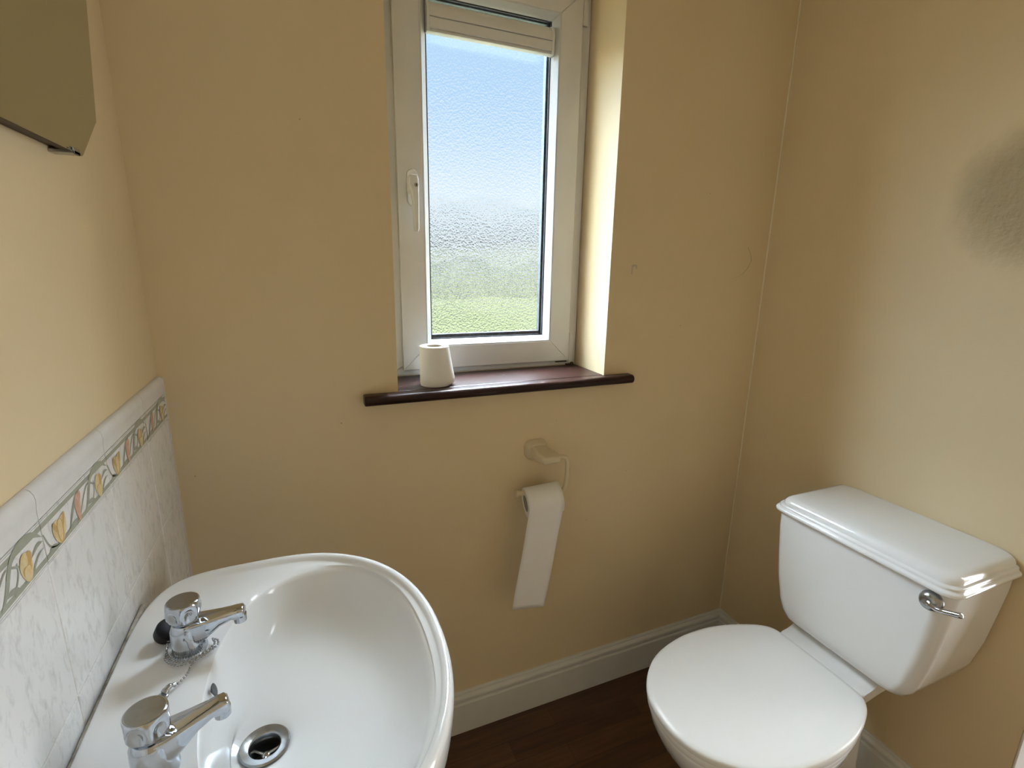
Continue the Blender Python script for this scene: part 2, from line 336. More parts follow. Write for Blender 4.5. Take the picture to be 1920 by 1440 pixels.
# skirting profile (distance from wall, height)
SK = [(0, 0), (0.018, 0), (0.018, 0.098), (0.0165, 0.101), (0.0135, 0.102), (0.0135, 0.108), (0.0155, 0.110), (0.0165, 0.114), (0.0155, 0.119),
      (0.011, 0.1235), (0.0075, 0.125), (0.0075, 0.129), (0.005, 0.133), (0, 0.133)]
bm = new(); loft(bm, [[(0.0, -d, h) for d, h in SK], [(WX-d, -d, h) for d, h in SK]])
tag(obj('baseboard_back', bm, M['white_paint']), 'white moulded skirting board along the window wall', 'skirting board', kind='structure')
bm = new(); loft(bm, [[(WX-d, -d, h) for d, h in SK], [(WX-d, DY1+0.001, h) for d, h in SK]])
tag(obj('baseboard_right', bm, M['white_paint']), 'white moulded skirting board along the wall behind the toilet', 'skirting board', kind='structure')
# white lining of the doorway (only its near edge is in frame)
bm = new(); box(bm, WX+0.0015, WX+0.121, DY1-0.004, DY1, 0, DZ); box(bm, WX-0.001, WX+0.121, DY0, DY0+0.022, 0, DZ); box(bm, WX-0.001, WX+0.121, DY0, DY1, DZ-0.022, DZ)
tag(obj('trim_1', bm, M['white_paint'], bevel=(0.002, 2)), 'white door lining upright at the right edge, past the toilet', 'door frame', kind='structure')
# caulk lines in the corners
bm = new(); tube(bm, [(WX-0.0010, -0.0010, 0.133), (WX-0.0010, -0.0010, H)], 0.0026, 8)
tag(obj('trim_2', bm, M['caulk'], smooth=True), 'thin pale caulk line up the corner behind the toilet', 'caulk line', kind='structure')

# scuffs on the window wall: small flecks of chipped paint
def chip(name, pts, y, m, label):
    bm = new(); prism(bm, pts, 1, y, y-0.0012)
    return tag(obj(name, bm, m), label, 'mark', kind='structure')

# ------------------------------------------------------------------ window
win = empty('window_1', ((XL+XR)/2, D, ZS), 'white plastic casement window with frosted glass in the recess', 'window', kind='structure')
bm = new(); frame_ring(bm, 0.530, 1.000, 1.085, 2.015, XL+0.001, XR-0.001, ZS, ZH-0.001, D, D+0.06)
sub('window_frame', bm, M['pvc'], win, bevel=(0.003, 2))
SX0, SX1, SZ0, SZ1 = 0.5145, 1.0137, 1.066, 2.035
GX0, GX1, GZ0, GZ1 = 0.596, 0.933, 1.1436, 1.963
BX0, BX1, BZ0, BZ1 = 0.578, 0.949, 1.1275, 1.978
ys = 0.150
bm = new(); frame_ring(bm, BX0, BX1, BZ0, BZ1, SX0, SX1, SZ0, SZ1, ys, D+0.05)
sash = sub('sash', bm, M['pvc'], win, bevel=(0.0016, 2))
bm = new()      # sloping bead, mitred
I = [(GX0, GZ0), (GX1, GZ0), (GX1, GZ1), (GX0, GZ1)]; O = [(BX0, BZ0), (BX1, BZ0), (BX1, BZ1), (BX0, BZ1)]
for k in range(4):
    j = (k+1) % 4
    pr = lambda q, p: [(p[0], ys+0.0008, p[1]), (p[0]*.8+q[0]*.2, ys+0.0012, p[1]*.8+q[1]*.2), (q[0], 0.171, q[1]), (q[0], 0.178, q[1]), (p[0], 0.178, p[1])]
    loft(bm, [pr(I[k], O[k]), pr(I[j], O[j])])
sub('glazing_bead', bm, M['pvc_bead'], sash)
bm = new(); frame_ring(bm, GX0+0.003, GX1-0.003, GZ0+0.003, GZ1-0.003, GX0-0.001, GX1+0.001, GZ0-0.001, GZ1+0.001, 0.1725, 0.1775)
sub('gasket', bm, M['gasket'], sash)
bm = new(); frame_ring(bm, GX0+0.004, GX1-0.0085, GZ0+0.0120, GZ1-0.006, GX0-0.008, GX1+0.008, GZ0-0.008, GZ1+0.008, 0.1805, 0.1955)
sub('spacer_bar', bm, M['spacer'], sash)
bm = new(); box(bm, GX0-0.008, GX1+0.008, 0.196, 0.200, GZ0-0.008, GZ1+0.008, 1)
bm.faces.ensure_lookup_table()
for f in bm.faces:
    if abs(f.calc_center_median().y - 0.196) < 1e-4: f.material_index = 0
go = sub('glass_pane', bm, [M['obscure'], M['clear']], sash)
go['label'] = 'stippled frosted glass pane'
# blind cassette across the top of the glass
bm = new()
CP = [(0.1722, 1.8800), (0.158, 1.8780), (0.1540, 1.8800), (0.1540, 1.8840), (0.1570, 1.8850), (0.1570, 1.8868), (0.1525, 1.8880), (0.1520, 1.9090), (0.1560, 1.9095), (0.1560, 1.9116),
      (0.1510, 1.9120), (0.1520, 1.9230), (0.1545, 1.9330), (0.1590, 1.9410), (0.1650, 1.9455), (0.1722, 1.9465)]
prism(bm, CP, 0, GX0+0.004, GX1-0.004)
bc = sub('blind_cassette', bm, M['pvc'], win, smooth=True); bc['label'] = 'slim white blind cassette across the top of the glass'
for xx in (GX0+0.0005, GX1-0.0075):
    bm = new(); prism(bm, [(0.1722, 1.8790), (0.1540, 1.8790), (0.1505, 1.8880), (0.1500, 1.9240), (0.1530, 1.9350), (0.1580, 1.9430), (0.1650, 1.9475), (0.1722, 1.9485)], 0, xx, xx+0.007)
    sub('end_cap', bm, M['pvc'], bc, bevel=(0.001, 2))
# lever handle on the left stile
hb = new(); prism(hb, [(0.5505+0.0135*math.cos(a), 1.5575+0.0135*math.sin(a)) for a in [PI*i/12 for i in range(13)]] +
                  [(0.5505+0.0135*math.cos(a), 1.497+0.0135*math.sin(a)) for a in [PI+PI*i/12 for i in range(13)]], 1, ys, ys-0.009)
hp = sub('handle', hb, M['pvc'], win, bevel=(0.003, 3))
bm = new()
cyl = [(0.549, 1.520, 0.0125)]
lathe(bm, (0.549, ys-0.008, 1.522), (0, -1, 0), [(0, 0.013), (0.018, 0.0125), (0.024, 0.0125)], 24)
LV = [(1.553, 0.5385, 0.5570), (1.545, 0.5345, 0.5590), (1.530, 0.5345, 0.5597), (1.512, 0.5400, 0.5595), (1.490, 0.5430, 0.5592), (1.455, 0.5450, 0.5588), (1.428, 0.5462, 0.5584), (1.422, 0.5485, 0.5560)]
rings = []
for z, a, b_ in LV:
    r_ = 0.004
    rings.append([(a, 0.124, z), (a, 0.114, z), (a+r_*.6, 0.110, z), (b_-r_*.6, 0.110, z), (b_, 0.114, z), (b_, 0.124, z)])
loft(bm, rings)
sub('lever', bm, M['pvc'], hp, bevel=(0.0015, 2))
bm = new(); lathe(bm, (0.5525, 0.1105, 1.530), (0, -1, 0), [(0, 0.0048), (0.0012, 0.0048), (0.0014, 0.0036)], 20)
o = sub('keyhole', bm, M['chrome_dull'], hp, smooth=True); o['label'] = 'dark round key lock'
bm = new(); box(bm, 0.5517, 0.5533, 0.1075, 0.1092, 1.5275, 1.5325)
sub('key_slot', bm, M['hole'], hp)
# hinge covers at the right
for z0, z1 in ((1.058, 1.148), (1.962, 2.03)):
    bm = new(); prism(bm, [(1.0165, z0), (1.031, z0), (1.031, z1-0.014), (1.024, z1-0.004), (1.0165, z1)], 1, D, D-0.007)
    sub('hinge_cover', bm, M['pvc'], win, bevel=(0.001, 2))
bm = new(); box(bm, 1.010, 1.034, D-0.010, D, 1.050, 1.0535); lathe(bm, (1.026, D-0.012, 1.050), (0, 0, 1), [(0, 0.005), (0.008, 0.005), (0.010, 0.002)], 12)
box(bm, 0.975, 1.012, D-0.004, D, 1.0595, 1.0625)
sub('friction_stay', bm, M['back_dark'], win)['label'] = 'dark rusty stay hinge in the bottom corner'
# sill board with rounded nose and ears past the recess
bm = new()
zt, zb, yn = ZS, ZS-0.024, -0.035
prof = [(0.0, zb)] + [(yn+0.010-0.010*math.cos(a), (zt+zb)/2-0.012*math.sin(a)*1.0) for a in [PI/2-PI*i/10 for i in range(11)]] + [(0.0, zt)]
prof = [(0.0, zb)] + [(yn+0.011-0.011*math.sin(PI*i/10), (zt+zb)/2-0.012*math.cos(PI*i/10)) for i in range(11)] + [(0.0, zt)]
prism(bm, prof, 0, 0.391, 1.127)
box(bm, XL+0.0005, XR-0.0005, -0.0, D, zb, zt)
bmesh.ops.remove_doubles(bm, verts=bm.verts[:], dist=1e-5)
so = sub('window_sill', bm, M['sill'], win, bevel=(0.004, 3), angle=60); so['label'] = 'dark mahogany-stained sill board with worn varnish'

# outside: lawn and a hedge line, seen blurred through the frosted pane
bm = new(); box(bm, -60, 60, 0.4, 90, -0.35, -0.25)
tag(obj('lawn', bm, M['lawn']), 'green lawn outside, blurred by the frosted glass', 'lawn', kind='structure')
bm = new()
rh = random.Random(3)
for i in range(60):
    x = -40 + i*1.45; s = rh.uniform(0.8, 1.5)
    bmesh.ops.create_icosphere(bm, subdivisions=2, radius=1.0, matrix=Matrix.Translation((x, 22+rh.uniform(-.8, .8), 0.3)) @ Matrix.Diagonal((1.5, 1.2, s, 1)))
for v in bm.verts: v.co += Vector((rh.uniform(-.12, .12), rh.uniform(-.12, .12), rh.uniform(-.12, .12)))
tag(obj('hedge', bm, M['hedge']), 'grey-green hedge line outside, blurred by the frosted glass', 'hedge', kind='structure')

# ------------------------------------------------------------------ tiled splashback on the left wall
ts = empty('tiled_splashback', (0.0, -0.6, 0.5), 'marbled white tile splashback with a tulip border behind the basin', 'tiles')
TX = 0.008; YE = -0.0035; YF = -1.30
joints = [-0.152, -0.349, -0.546, -0.743, -0.940, -1.137]
cols = [YE] + joints + [YF]
bm = new(); box(bm, 0.0006, TX-0.0015, YF, YE, 0.30, 1.085)
box(bm, 0.0006, TX+0.0012, YE-0.001, YE+0.0035, 0.30, 1.118)
sub('grout', bm, M['grout'], ts)
def tile_row(name, z0, z1, m, g=0.0009, bev=0.0012):
    bm = new()
    for a, b_ in zip(cols, cols[1:]): box(bm, 0.0005, TX, b_+g, a-g, z0+g, z1-g)
    return sub(name, bm, m, ts, bevel=(bev, 2))
for z0, z1 in ((0.865, 1.033), (0.697, 0.865), (0.529, 0.697), (0.361, 0.529)):
    tile_row('field_tile_row', z0, z1, M['tile'])
# rounded coping strip
bm = new()
CPR = [(0.0005, 1.085), (TX, 1.0855), (TX, 1.0960), (TX+0.0008, 1.1020), (TX+0.0012, 1.1080), (TX+0.0004, 1.1135), (TX-0.0018, 1.1180), (TX-0.0045, 1.1203), (0.0005, 1.1208)]
for a, b_ in zip(cols, cols[1:]): prism(bm, CPR, 1, b_+0.0005, a-0.0005)
sub('coping_strip', bm, M['coping'], ts, smooth=True)
# border: ivory ground, two sage bands, tulips inlaid in the glaze
bm = new()
BM_ = [M['tile'], M['sage'], M['stem'], M['tulip'], M['tulip_shade'], M['pink']]
def inlay(yz, mi, lift=0.00025):
    v0 = [bm.verts.new((TX-0.0003, y, z)) for y, z in yz]; v1 = [bm.verts.new((TX+lift, y, z)) for y, z in yz]
    n = len(yz)
    bm.faces.new(v1).material_index = mi
    for i in range(n):
        j = (i+1) % n; bm.faces.new((v0[i], v0[j], v1[j], v1[i])).material_index = mi
def ribbon(pts, w, mi, lift):
    P = spline([(0, y, z) for y, z in pts], 6); Lp, Rp = [], []
    for i, p in enumerate(P):
        t = (P[min(i+1, len(P)-1)]-P[max(i-1, 0)]); nrm = Vector((0, -t.z, t.y)).normalized()
        s = i/(len(P)-1); ww = w(s) if callable(w) else w
        Lp.append((p.y+nrm.y*ww, p.z+nrm.z*ww)); Rp.append((p.y-nrm.y*ww, p.z-nrm.z*ww))
    for i in range(len(P)-1):
        q = [Lp[i], Lp[i+1], Rp[i+1], Rp[i]]
        vv = [bm.verts.new((TX+lift, y, z)) for y, z in q]
        try: bm.faces.new(vv).material_index = mi
        except ValueError: pass
def leafw(w): return lambda s: 1.3*w*max(0.06, math.sin(PI*min(1, s*1.02))**0.8)
ZB = 1.033
for ti, (a, b_) in enumerate(zip(cols, cols[1:])):
    lo, hi = b_+0.0009, a-0.0009
    box(bm, 0.0005, TX, lo, hi, ZB+0.0009, 1.0841, 0)
    y0 = max(lo, -1.30) if ti else a-0.197+0.0009      # left joint of this tile's pattern
    y0 = b_ if ti else a-0.197
    clampy = lambda y: min(max(y, lo), hi)
    for z0, z1, mi in ((1.0380, 1.0438, 1), (1.0742, 1.0800, 1), (1.0356, 1.0361, 2), (1.0822, 1.0827, 2)):
        inlay([(lo, z0), (hi, z0), (hi, z1), (lo, z1)], mi, 0.0001)
    VS = lambda v: 0.026 + (v-0.027)*1.22
    U = lambda u, v: (clampy(y0 + u*0.197), ZB + VS(v))
    def rb(pts, w, mi, lift): 
        q = [U(*p) for p in pts]
        if max(abs(q[i][0]-q[0][0]) for i in range(len(q))) > 0.004: ribbon(q, w, mi, lift)
    def petal(cu, cv, du, dv, ang, mi, lift):
        P = []
        for k in range(14):
            t = 2*PI*k/14; x, y = 1.35*du*math.cos(t), 1.22*dv*math.sin(t)*(1-0.25*math.sin(t))
            P.append((y0+cu*0.197 + x*math.cos(ang)-y*math.sin(ang), ZB+VS(cv) + x*math.sin(ang)+y*math.cos(ang)))
        if min(p[0] for p in P) < lo or max(p[0] for p in P) > hi: return
        vv = [bm.verts.new((TX+lift, y, z)) for y, z in P]; bm.faces.new(vv).material_index = mi
    # stems and leaves
    rb([(0.0, 0.034), (0.05, 0.020), (0.12, 0.013), (0.22, 0.012), (0.36, 0.016), (0.48, 0.014)], 0.0011, 2, 0.0004)
    rb([(0.30, 0.012), (0.36, 0.024), (0.44, 0.036), (0.52, 0.041)], leafw(0.0022), 2, 0.0004)
    rb([(0.40, 0.010), (0.48, 0.018), (0.56, 0.030), (0.64, 0.037), (0.74, 0.030)], 0.0012, 2, 0.00045)
    rb([(0.54, 0.012), (0.60, 0.020), (0.66, 0.034), (0.72, 0.042)], leafw(0.0024), 2, 0.00042)
    rb([(0.58, 0.018), (0.66, 0.017), (0.73, 0.012)], leafw(0.0022), 2, 0.00043)
    rb([(0.62, 0.030), (0.70, 0.041), (0.80, 0.045), (0.90, 0.043), (0.99, 0.034)], leafw(0.0034), 1, 0.0005)
    rb([(0.86, 0.026), (0.93, 0.031), (0.99, 0.030)], leafw(0.0018), 2, 0.0004)
    rb([(0.02, 0.012), (0.08, 0.016), (0.16, 0.012)], leafw(0.0016), 2, 0.0004)
    rb([(0.74, 0.012), (0.84, 0.014), (0.92, 0.022), (0.99, 0.024)], leafw(0.0014), 2, 0.0004)
    rb([(0.66, 0.012), (0.72, 0.024), (0.73, 0.034)], 0.0012, 2, 0.0004)
    # open yellow tulip (left), pink tulip (middle), drooping yellow tulip (right)
    petal(0.155, 0.026, 0.0070, 0.0125, 0.35, 3, 0.0006); petal(0.225, 0.026, 0.0065, 0.0125, -0.35, 3, 0.0007)
    petal(0.19, 0.025, 0.0062, 0.0120, 0.0, 4, 0.0008); petal(0.19, 0.0255, 0.0040, 0.0105, -0.1, 3, 0.0009)
    petal(0.135, 0.030, 0.0022, 0.0075, 0.55, 4, 0.00095); petal(0.245, 0.031, 0.0022, 0.0075, -0.55, 4, 0.00095)
    petal(0.455, 0.030, 0.0060, 0.0125, -0.15, 5, 0.0006); petal(0.48, 0.034, 0.0040, 0.0085, -0.45, 5, 0.0007)
    petal(0.445, 0.020, 0.0035, 0.0080, 0.25, 5, 0.0007)
    petal(0.80, 0.026, 0.0085, 0.0125, 0.15, 3, 0.0006); petal(0.83, 0.029, 0.0045, 0.0080, -0.5, 4, 0.0007)
    petal(0.80, 0.022, 0.0060, 0.0060, 0.2, 4, 0.0008); petal(0.80, 0.020, 0.0050, 0.0055, 0.1, 3, 0.0009)
    petal(0.785, 0.032, 0.0045, 0.0060, 0.4, 3, 0.0009)
sub('border_tile_row', bm, BM_, ts)['label'] = 'border tiles with yellow and pink tulips between sage bands'

# ------------------------------------------------------------------ mirror, top left
mr_ = empty('wall_mirror', (0.0, -0.5, 1.48), 'frameless mirror with cut corners high above the basin', 'mirror')
MP = [(-0.285, 1.479), (-0.209, 1.536), (-0.140, 1.800), (-0.190, 1.960), (-0.66, 1.960), (-0.72, 1.800), (-0.66, 1.536), (-0.585, 1.479)]
cy_, cz_ = -0.43, 1.72
bm = new()
g0 = [(0.0135, y, z) for y, z in MP]
g1 = [(0.0225, y, z) for y, z in MP]
g2 = [(0.0240, cy_+(y-cy_)*0.994, cz_+(z-cz_)*0.994) for y, z in MP]
loft(bm, [g0, g1, g2])
bm.normal_update()
for f in bm.faces:
    if abs(f.normal.x) < 0.2: f.material_index = 1
sub('mirror_glass', bm, [M['mirror'], M['back_dark']], mr_)
bm = new(); q = lambda k, x: [(x, cy_+(y-cy_)*k, cz_+(z-cz_)*k) for y, z in MP]
loft(bm, [q(0.985, 0.0), q(0.985, 0.0137)])
sub('backing_board', bm, M['back_dark'], mr_)
bm = new(); box(bm, 0.0, 0.0265, -0.325, -0.305, 1.4755, 1.480); box(bm, 0.0242, 0.0265, -0.325, -0.305, 1.4755, 1.4835)
sub('mirror_clip', bm, M['chrome_dull'], mr_, bevel=(0.0008, 2))

# ------------------------------------------------------------------ washbasin
BY = -0.545
wb = empty('washbasin', (0.20, BY, 0.0), 'white oval ceramic washbasin against the tiled wall', 'washbasin')
NR = 96
def outer(k, z, dx=0.0, cx=0.19):
    """D-shaped outline, k scales it about the tap ledge"""
    o = []
    for i in range(NR):
        t = 2*PI*i/NR; c, s = math.cos(t), math.sin(t)
        if c >= 0: n, a = 2.2, 0.241
        else: n, a = 5.0, 0.178
        x = a*math.copysign(abs(c)**(2/n), c); y = 0.282*math.copysign(abs(s)**(2/n), s)
        # blend so the two halves meet smoothly
        o.append((max(0.0085, cx + x*k + dx), BY + y*k, z))
    return o
def inner(k, z, cx=0.265, ax=0.139, ay=0.229, ccx=None, n=2.25):
    o = []
    for i in range(NR):
        t = 2*PI*i/NR; c, s = math.cos(t), math.sin(t)
        x = ax*math.copysign(abs(c)**(2/n), c); y = ay*math.copysign(abs(s)**(2/n), s)
        X = cx + x
        o.append((0.190 + (X-0.190)*k if ccx is None else ccx+(X-ccx)*k, BY + y*k, z))
    return o
def mixr(a, b_, t, z): return [(p[0]*(1-t)+q_[0]*t, p[1]*(1-t)+q_[1]*t, z) for p, q_ in zip(a, b_)]
O0 = outer(1, 0); I0 = inner(1, 0)
rings = [outer(0.30, 0.640, -0.06), outer(0.55, 0.648, -0.03), outer(0.75, 0.672, -0.01), outer(0.89, 0.710), outer(0.965, 0.750), outer(0.992, 0.785),
         outer(1.0, 0.808), outer(1.0, 0.820), outer(0.994, 0.8265), outer(0.984, 0.8302), outer(0.972, 0.8316), outer(0.958, 0.8310),
         mixr(outer(0.946, 0), I0, 0.05, 0.8285), mixr(outer(0.942, 0), I0, 0.10, 0.8252), mixr(outer(0.940, 0), I0, 0.18, 0.8238), mixr(outer(0.94, 0), I0, 0.55, 0.8225), mixr(outer(0.94, 0), I0, 0.80, 0.8212),
         inner(1.015, 0.8195), inner(1.0, 0.8170), inner(0.985, 0.8125), inner(0.965, 0.803), inner(0.925, 0.785), inner(0.86, 0.763), inner(0.76, 0.742)]
DX, DYC = 0.184, BY+0.008
dr = [(DX+0.033*math.cos(2*PI*i/NR), DYC+0.033*math.sin(2*PI*i/NR), 0.7075) for i in range(NR)]
dr2 = [(DX+0.020*math.cos(2*PI*i/NR), DYC+0.020*math.sin(2*PI*i/NR), 0.700) for i in range(NR)]
dr3 = [(DX+0.020*math.cos(2*PI*i/NR), DYC+0.020*math.sin(2*PI*i/NR), 0.668) for i in range(NR)]
dcirc = lambda r, z: [(DX+r*math.cos(2*PI*i/NR), DYC+r*math.sin(2*PI*i/NR), z) for i in range(NR)]
rings += [mixr(inner(0.63, 0), dcirc(0.05, 0), 0.25, 0.7275), mixr(inner(0.50, 0), dcirc(0.047, 0), 0.60, 0.7185), dcirc(0.043, 0.7120)]
bm = new(); loft(bm, rings + [dr, dr2, dr3])
basin = sub('basin', bm, M['ceramic'], wb, smooth=True)
for md in list(basin.modifiers): basin.modifiers.remove(md)
# dirty sealant against the tiles
bm = new(); tube(bm, [(0.0125, BY-0.25, 0.8225), (0.0125, BY+0.10, 0.8225), (0.0125, BY+0.222, 0.8215)], 0.0042, 8)
sub('sealant', bm, M['dirt'], wb, smooth=True)['label'] = 'dirty brown sealant line along the tiles'
# pedestal
def ell(cx, ax, ay, z, n=48): return [(cx+ax*math.cos(2*PI*i/n), BY+ay*math.sin(2*PI*i/n), z) for i in range(n)]
bm = new(); loft(bm, [ell(0.155, 0.115, 0.110, 0.0), ell(0.155, 0.112, 0.107, 0.03), ell(0.150, 0.088, 0.085, 0.10), ell(0.148, 0.080, 0.078, 0.35), ell(0.150, 0.090, 0.088, 0.55), ell(0.155, 0.108, 0.105, 0.66)])
sub('pedestal', bm, M['ceramic'], wb, smooth=True)
# chrome waste
bm = new()
lathe(bm, (DX, DYC, 0.7040), (0, 0, 1), [(-0.03, 0.0188), (0.0, 0.0190), (0.003, 0.0315), (0.0060, 0.0320), (0.0078, 0.0300), (0.0062, 0.0215), (0.0040, 0.0190), (-0.004, 0.0175), (-0.030, 0.0170)], 40, False, False)
ws = sub('basin_waste', bm, M['chrome_dull'], wb, smooth=True); ws['label'] = 'round chrome plughole'
bm = new(); lathe(bm, (DX, DYC, 0.679), (0, 0, 1), [(0, 0.0166), (0.001, 0.0166)], 24)
sub('waste_hole', bm, M['hole'], ws)
bm = new()
for a in (0.4, 0.4+PI*2/3, 0.4+PI*4/3):
    tube(bm, [(DX, DYC, 0.692), (DX+0.0175*math.cos(a), DYC+0.0175*math.sin(a), 0.692)], 0.0026, 8)
lathe(bm, (DX, DYC, 0.688), (0, 0, 1), [(0, 0.005), (0.005, 0.0055), (0.007, 0.003)], 14)
sub('waste_grid', bm, M['chrome'], ws, smooth=True)
# overflow slot in the back of the bowl
bm = new(); lathe(bm, (0.1325, BY+0.020, 0.8075), Vector((1, 0, 0.32)), [(-0.004, 0.0001), (0.0001, 0.0075), (0.0012, 0.0085), (0.0018, 0.0070)], 20)
sub('overflow', bm, M['spacer'], wb, smooth=True)['label'] = 'small dark overflow hole'

def tap(y, rot):
    base = Vector((0.0, 0.0, 0.0))
    bm = new()
    z0 = 0.0
    lathe(bm, (0, 0, z0), (0, 0, 1), [(0, 0.0222), (0.003, 0.0222), (0.0045, 0.0210), (0.012, 0.0200), (0.026, 0.0202), (0.038, 0.0196), (0.046, 0.0160)], 36)
    # spout: flat-topped tapering arm with a nozzle turned down
    S = [(-0.002, 0.008, 0.046, 0.0175), (0.014, 0.011, 0.0468, 0.0172), (0.030, 0.021, 0.0480, 0.0148), (0.048, 0.0325, 0.0497, 0.0120), (0.064, 0.0380, 0.0515, 0.0102), (0.073, 0.0360, 0.0525, 0.0100), (0.081, 0.0350, 0.0525, 0.0096), (0.0845, 0.0375, 0.0500, 0.0080)]
    rings = []
    for x, zb_, zt_, w in S:
        x *= 0.86
        r_ = 0.0035; h = zt_-zb_
        rings.append([(x, -w*0.75, zb_), (x, -w, zb_+h*0.35), (x, -w, zt_-r_), (x, -w+r_*.8, zt_-0.0006), (x, 0, zt_), (x, w-r_*.8, zt_-0.0006), (x, w, zt_-r_), (x, w, zb_+h*0.35), (x, w*0.75, zb_), (x, 0, zb_-h*0.06)])
    loft(bm, rings)
    lathe(bm, (0.0655, 0, 0.040), (0, 0, -1), [(0, 0.0088), (0.010, 0.0085), (0.0102, 0.006)], 20)
    body = obj('tap', bm, M['chrome'], None, smooth=True, angle=30)
    body.parent = wb; body.location = Vector((0.096, y, 0.8225)) - wb.location; body.rotation_euler = (0, 0, rot)
    body['label'] = 'chrome pillar tap'
    # round capstan head with scooped sides
    bm = new(); n = 72
    def hr(r, z, amp): return [((r-amp*abs(math.cos(3*t))**1.6)*math.cos(t), (r-amp*abs(math.cos(3*t))**1.6)*math.sin(t), z) for t in [2*PI*i/n for i in range(n)]]
    loft(bm, [hr(0.0130, 0.045, 0), hr(0.0155, 0.0475, 0.001), hr(0.0192, 0.052, 0.0030), hr(0.0217, 0.058, 0.0072), hr(0.0221, 0.064, 0.0066), hr(0.0214, 0.0700, 0.0020), hr(0.0206, 0.0745, 0.0003), hr(0.0198, 0.0770, 0), hr(0.0188, 0.0775, 0)])
    hd = obj('tap_head', bm, M['chrome'], body, smooth=True)
    bm = new(); lathe(bm, (0, 0, 0.0765), (0, 0, 1), [(0, 0.0183), (0.0013, 0.0183), (0.0018, 0.0174)], 40)
    cp = obj('tap_cap', bm, M['chrome_dull'], body, smooth=True); cp['label'] = 'dull disc on top of the tap head'
    return body
tap(BY+0.092, -0.04); tap(BY-0.092, 0.29)

# plug on its chain, lying on the tap ledge
bp_ = empty('basin_plug', (0.066, BY+0.117, 0.825), 'black rubber plug on a ball chain behind the far tap', 'plug')
bm = new(); lathe(bm, (0.0665, BY+0.121, 0.8395), Vector((0.45, -0.35, 0.75)), [(-0.011, 0.0135), (-0.010, 0.0148), (0.004, 0.0160), (0.007, 0.0150), (0.009, 0.0110), (0.010, 0.004)], 32)
sub('plug', bm, M['black'], bp_, smooth=True)
ZC = 0.8262
cpath = [(0.070, -0.428, 0.835), (0.068, -0.445, ZC+.002), (0.074, -0.4630, ZC), (0.088, -0.4790, ZC), (0.104, -0.4790, ZC), (0.118, -0.470, ZC), (0.127, -0.458, ZC), (0.123, -0.447, ZC),
         (0.130, -0.4520, ZC), (0.131, -0.463, ZC), (0.122, -0.472, ZC), (0.110, -0.4805, ZC), (0.104, -0.492, ZC), (0.103, -0.502, ZC), (0.099, -0.512, ZC), (0.095, -0.518, ZC), (0.091, -0.522, ZC)]
cpath2 = [(0.068, -0.444, ZC), (0.072, -0.4665, ZC), (0.086, -0.4840, ZC), (0.104, -0.4840, ZC), (0.119, -0.4745, ZC), (0.128, -0.464, ZC)]
def clear_tap(path, rmin):      # keep the chain outside the foot of the tap
    o = []
    for x, y, z in path:
        dx, dy = x-0.096, y-(BY+0.092); d = math.hypot(dx, dy)
        k = max(1.0, rmin/d); o.append((0.096+dx*k, BY+0.092+dy*k, z))
    return o
cpath = clear_tap(cpath, 0.0250); cpath2 = clear_tap(cpath2, 0.0292)
def beads(bm, path, step=0.0042, r=0.0017):
    P = spline(path, 24); acc = 0; last = P[0]; sphere(bm, last, r, 8, 5)
    for p in P[1:]:
        acc += (p-last).length; last = p
        if acc >= step: sphere(bm, p, r, 8, 5); acc = 0
    tube(bm, P[::4], 0.0005, 5)
bm = new(); beads(bm, cpath); beads(bm, cpath2)
ch = sub('plug_chain', bm, M['chrome_dull'], bp_, smooth=True); ch['label'] = 'dull silver ball chain'
for md in list(ch.modifiers): ch.modifiers.remove(md)
bm = new(); tube(bm, spline([(0.092, -0.521, ZC+.002), (0.086, -0.526, ZC+.004), (0.082, -0.531, ZC+.001)], 6), [0.0024]*4+[0.0034]*5+[0.0044]*4, 10)
lathe(bm, (0.0805, -0.5320, 0.8225), (0, 0, 1), [(0, 0.0062), (0.003, 0.0060), (0.005, 0.003)], 16)
sub('chain_anchor', bm, M['chrome_dull'], bp_, smooth=True)

# ------------------------------------------------------------------ toilet
TY = -0.517
tl = empty('toilet', (1.25, TY, 0.0), 'white close-coupled toilet with the lid down, against the damp-patched wall', 'toilet')
half = [(0.901, 0.0), (0.904, 0.035), (0.918, 0.075), (0.945, 0.112), (0.985, 0.145), (1.03, 0.166), (1.09, 0.181), (1.14, 0.1855), (1.20, 0.182), (1.26, 0.168), (1.31, 0.149), (1.338, 0.132), (1.353, 0.112), (1.357, 0.080), (1.358, 0.04), (1.358, 0.0)]
hs = spline([(x, w, 0) for x, w in half], 6)
LID = [(p.x, p.y) for p in hs] + [(p.x, -p.y) for p in reversed(hs[1:-1])]
def lring(k, z, cx=1.13, dx=0.0, ky=None): return [(cx+(x-cx)*k+dx, TY+w*(ky or k), z) for x, w in LID]
bm = new(); loft(bm, [lring(0.985, 0.4205), lring(0.997, 0.4215), lring(1.0, 0.425), lring(1.0, 0.4300), lring(0.995, 0.4340), lring(0.983, 0.4365), lring(0.94, 0.4380), lring(0.7, 0.4405), lring(0.4, 0.4415), lring(0.1, 0.4418)])
o = sub('seat_lid', bm, M['seat'], tl, smooth=True)
for md in list(o.modifiers): o.modifiers.remove(md)
bm = new(); loft(bm, [lring(0.955, 0.4015), lring(0.975, 0.4020), lring(0.986, 0.406), lring(0.986, 0.4145), lring(0.978, 0.4190), lring(0.95, 0.4202)])
sub('seat', bm, M['seat'], tl, smooth=True)
